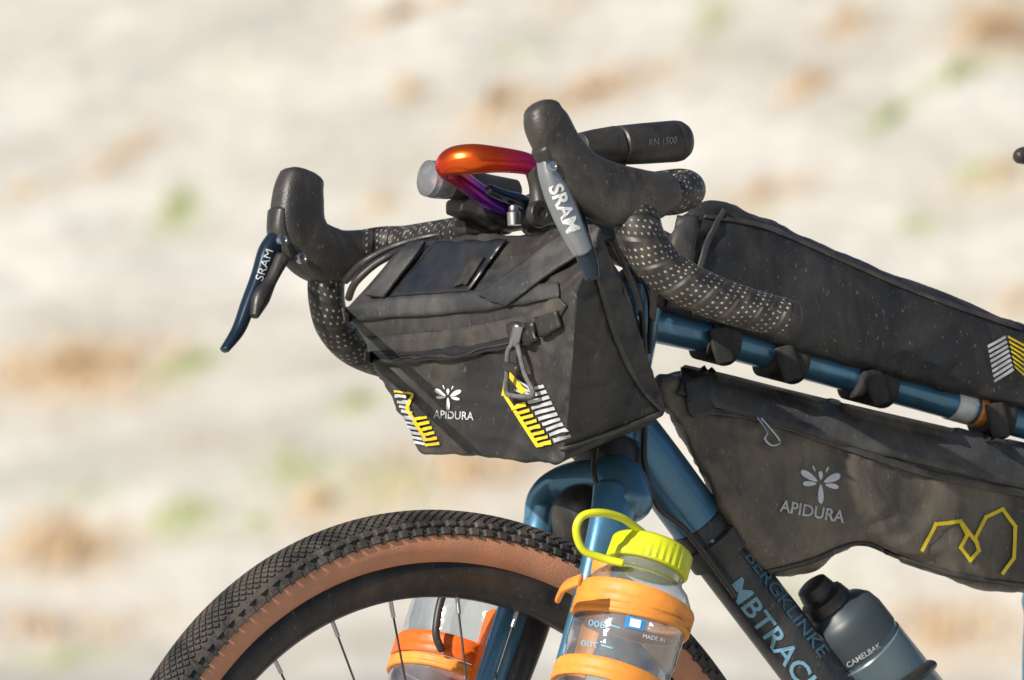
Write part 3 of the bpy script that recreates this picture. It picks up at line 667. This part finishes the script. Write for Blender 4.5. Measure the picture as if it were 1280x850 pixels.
brown=[(90,465,125,34,0,1),(80,695,85,36,0,1),(160,200,60,14,-.4,.6),(30,245,60,10,-.4,.5),(500,25,80,12,-.2,.75),(510,125,26,14,0,.8),(620,140,40,24,-.5,.85),(735,128,120,18,-.25,.85),(1060,35,34,16,-.3,.85),(1245,45,60,40,-.2,1),(1010,118,45,14,-.5,.9),(960,248,60,14,-.2,.7),(1250,222,60,20,0,.6),(470,265,26,10,-.3,.6),(400,640,50,25,0,.7),(580,600,150,36,-.1,.6),(60,800,200,30,0,.45),(280,560,80,14,0,.3),(1180,800,140,40,0,.6),(700,20,60,10,-.2,.4),(880,40,40,18,-.8,.3),(560,330,60,14,-.2,.3),(1270,385,40,20,-.3,.6)]
green=[(222,270,32,26,-.2,.8),(240,463,55,14,-.2,.75),(228,655,45,20,0,.85),(440,512,34,12,-.2,.85),(1112,150,30,12,-.6,1),(1195,98,45,11,-.3,1),(1150,285,24,9,0,.7),(370,590,60,26,0,.55),(320,662,20,16,0,.6),(100,620,40,20,0,.35),(660,60,40,10,-.3,.4),(290,100,16,14,0,.3),(890,35,26,26,-.5,.5),(1225,225,30,14,0,.6),(480,610,60,30,0,.4),(90,830,90,20,0,.4),(950,290,30,10,0,.4),(980,760,60,30,0,.4)]
dark=[(150,585,260,32,0,1),(420,555,200,18,0,.7),(120,400,60,10,-.2,.35),(60,770,160,16,0,.6),(1250,250,40,30,0,.3),(420,800,200,30,0,.5),(100,520,160,12,-.1,.4)]
def conv(Ls):
    out=[]
    for u,v,rx,ry,tl,w in Ls:
        x,y=ground_at(u,v); k=(y+CAMD)/CAMD/S
        out.append((x,y,rx*k,ry*k/.44,-tl/.44,w))
    return out
cb,cg,cd=conv(brown),conv(green),conv(dark)
tx0,ty0=ground_at(0,205); tx1,ty1=ground_at(370,0)
X,Y=np.meshgrid(np.array(xs),np.array(ys))
Zs=np.array([[height(x,y) for x in xs] for y in ys])
co=np.stack([X,Y,Zs],-1).reshape(-1,3)
WN=np.array([[noise.noise(Vector((x*5,y*3.2,3)))*.7+noise.noise(Vector((x*13,y*8,1)))*.45 if abs(x)<5 and 20<y<34 else 0 for x in xs] for y in ys])
def blob(L):
    w=np.zeros_like(X)
    for x,y,rx,ry,sh,k in L:
        dx=X-x; dy=Y-y-sh*dx
        w=np.maximum(w,k*np.exp(-(((dx/rx)**2+(dy/ry)**2)*(1+1.1*WN).clip(.2,3))**1.2*.8))
    return w
wb_,wg_,wd_=blob(cb),blob(cg),blob(cd)
tdx,tdy=tx1-tx0,ty1-ty0; tl=math.hypot(tdx,tdy); dist=((X-tx0)*tdy-(Y-ty0)*tdx)/tl
near=(np.abs(X)<6)*(Y<34)
track=(np.exp(-(dist/.05)**2)*.55+np.exp(-((dist+.42)/.10)**2)*.3+np.exp(-((dist-.75)/.12)**2)*.2)*near
col=np.stack([wb_,wg_,np.maximum(wd_,track),np.ones_like(X)],-1).reshape(-1,4).astype(np.float32)
me=bpy.data.meshes.new('hillside_ground')
nx_,ny_=len(xs),len(ys)
idx=np.arange(nx_*ny_).reshape(ny_,nx_)
F4=np.stack([idx[:-1,:-1],idx[:-1,1:],idx[1:,1:],idx[1:,:-1]],-1).reshape(-1,4)
me.from_pydata(co.tolist(),[],F4.tolist()); me.polygons.foreach_set('use_smooth',[True]*len(me.polygons))
ca=me.color_attributes.new('cover','FLOAT_COLOR','POINT'); ca.data.foreach_set('color',col.ravel())
gmat,nt,p=new_mat('dry_sandy_soil'); lk=nt.links
tc=N(nt,'ShaderNodeTexCoord'); at=N(nt,'ShaderNodeAttribute',attribute_name='cover'); sp=N(nt,'ShaderNodeSeparateColor'); lk.new(at.outputs['Color'],sp.inputs[0])
mp=N(nt,'ShaderNodeMapping'); mp.inputs['Scale'].default_value=(1.0,2.0,2); mp.inputs['Rotation'].default_value=(0,0,-.75); lk.new(tc.outputs['Object'],mp.inputs[0])
n1=N(nt,'ShaderNodeTexNoise'); n1.inputs['Scale'].default_value=1.7; n1.inputs['Detail'].default_value=9; n1.inputs['Roughness'].default_value=.68; lk.new(mp.outputs[0],n1.inputs[0])
r1=N(nt,'ShaderNodeValToRGB'); e=r1.color_ramp.elements; e[0].position=.34; e[0].color=(.50,.47,.405,1); e[1].position=.62; e[1].color=(.685,.66,.605,1); lk.new(n1.outputs[0],r1.inputs[0])
n2=N(nt,'ShaderNodeTexNoise'); n2.inputs['Scale'].default_value=16; n2.inputs['Detail'].default_value=6; lk.new(tc.outputs['Object'],n2.inputs[0])
r2=N(nt,'ShaderNodeMapRange'); r2.inputs[1].default_value=.3;r2.inputs[2].default_value=.7;r2.inputs[3].default_value=.84;r2.inputs[4].default_value=1.1; lk.new(n2.outputs[0],r2.inputs[0])
mm=N(nt,'ShaderNodeVectorMath',operation='SCALE'); lk.new(r1.outputs[0],mm.inputs[0]); lk.new(r2.outputs[0],mm.inputs['Scale'])
def mixc(fac,a,c,gain):
    m1=N(nt,'ShaderNodeMath',operation='MULTIPLY',use_clamp=True); lk.new(fac,m1.inputs[0]); 
    m0=N(nt,'ShaderNodeMapRange'); m0.inputs[1].default_value=.3; m0.inputs[2].default_value=.65; m0.inputs[3].default_value=.4*gain; m0.inputs[4].default_value=gain; lk.new(n2.outputs[0],m0.inputs[0]); lk.new(m0.outputs[0],m1.inputs[1])
    mx=N(nt,'ShaderNodeMix',data_type='RGBA'); lk.new(m1.outputs[0],mx.inputs[0]); lk.new(a,mx.inputs[6]); mx.inputs[7].default_value=(*c,1); return mx.outputs[2]
o1=mixc(sp.outputs[2],mm.outputs[0],(.41,.40,.36),.95)
o1=mixc(sp.outputs[0],o1,(.56,.42,.27),.95)
o1=mixc(sp.outputs[1],o1,(.40,.46,.19),.95)
lk.new(o1,p.inputs['Base Color']); p.inputs['Roughness'].default_value=.95; p.inputs['Specular IOR Level'].default_value=.1
bp=N(nt,'ShaderNodeBump'); bp.inputs['Strength'].default_value=.45; bp.inputs['Distance'].default_value=.03; lk.new(n2.outputs[0],bp.inputs['Height']); lk.new(bp.outputs[0],p.inputs['Normal'])
me.materials.append(gmat); go=bpy.data.objects.new('hillside_ground',me); scene.collection.objects.link(go)
def grass(name,L,m,dens,h0,h1):
    V=[];Fc=[]
    for x,y,rx,ry,sh,k in L:
        n=int(dens*rx*ry*k*k)
        for _ in range(n):
            a=random.uniform(0,6.28); r=abs(random.gauss(0,.6)); gx=x+rx*r*math.cos(a); gy=y+ry*r*math.sin(a)+sh*(gx-x); gz=height(gx,gy)
            h=random.uniform(h0,h1); w=random.uniform(.003,.006); ang=random.uniform(0,6.28); lx,ly=random.gauss(0,.35)*h,random.gauss(0,.35)*h
            b=len(V); dx,dy=w*math.cos(ang),w*math.sin(ang)
            V+= [(gx-dx,gy-dy,gz-.005),(gx+dx,gy+dy,gz-.005),(gx+dx*.7+lx*.4,gy+dy*.7+ly*.4,gz+h*.6),(gx-dx*.7+lx*.4,gy-dy*.7+ly*.4,gz+h*.6),(gx+lx,gy+ly,gz+h)]
            Fc+=[(b,b+1,b+2,b+3),(b+3,b+2,b+4)]
    return mesh_obj(name,V,Fc,m,None,False)
gm1=mat('dry_grass_straw',(.62,.46,.29),.8,0,.25,6); gm2=mat('green_grass_blades',(.40,.46,.18),.8,0,.25,6)
grass('dry_grass',cb,gm1,7000,.03,.08); grass('green_grass',cg,gm2,8000,.02,.05)
# ------------------------------------------------------------------ light & world
sd=Vector((-.56,-.66,.50)).normalized()
w=bpy.data.worlds.new('World'); scene.world=w; w.use_nodes=True; nt=w.node_tree
sk=nt.nodes.new('ShaderNodeTexSky'); sk.sky_type='NISHITA'; sk.sun_disc=False
sk.sun_elevation=math.asin(sd.z); sk.sun_rotation=math.atan2(sd.x,sd.y)
bg=nt.nodes['Background']; bg.inputs[1].default_value=.08; nt.links.new(sk.outputs[0],bg.inputs[0])
sl=bpy.data.lights.new('sun','SUN'); sl.energy=5; sl.angle=math.radians(.5); sl.color=(1,.94,.85)
so=bpy.data.objects.new('sun',sl); so.rotation_euler=(-sd).to_track_quat('-Z','Y').to_euler(); so.location=(-5,-8,8); scene.collection.objects.link(so)
cam=bpy.data.cameras.new('camera'); co_=bpy.data.objects.new('camera',cam); scene.collection.objects.link(co_)
co_.location=(0,-CAMD,HC); co_.rotation_euler=(math.pi/2,0,0)
cam.lens=36*CAMD/(1280/S); cam.sensor_width=36; cam.clip_end=3000
cam.dof.use_dof=True; cam.dof.focus_distance=CAMD-.08; cam.dof.aperture_fstop=15
scene.camera=co_
scene.view_settings.view_transform='Standard'; scene.view_settings.look='None'; scene.view_settings.exposure=0
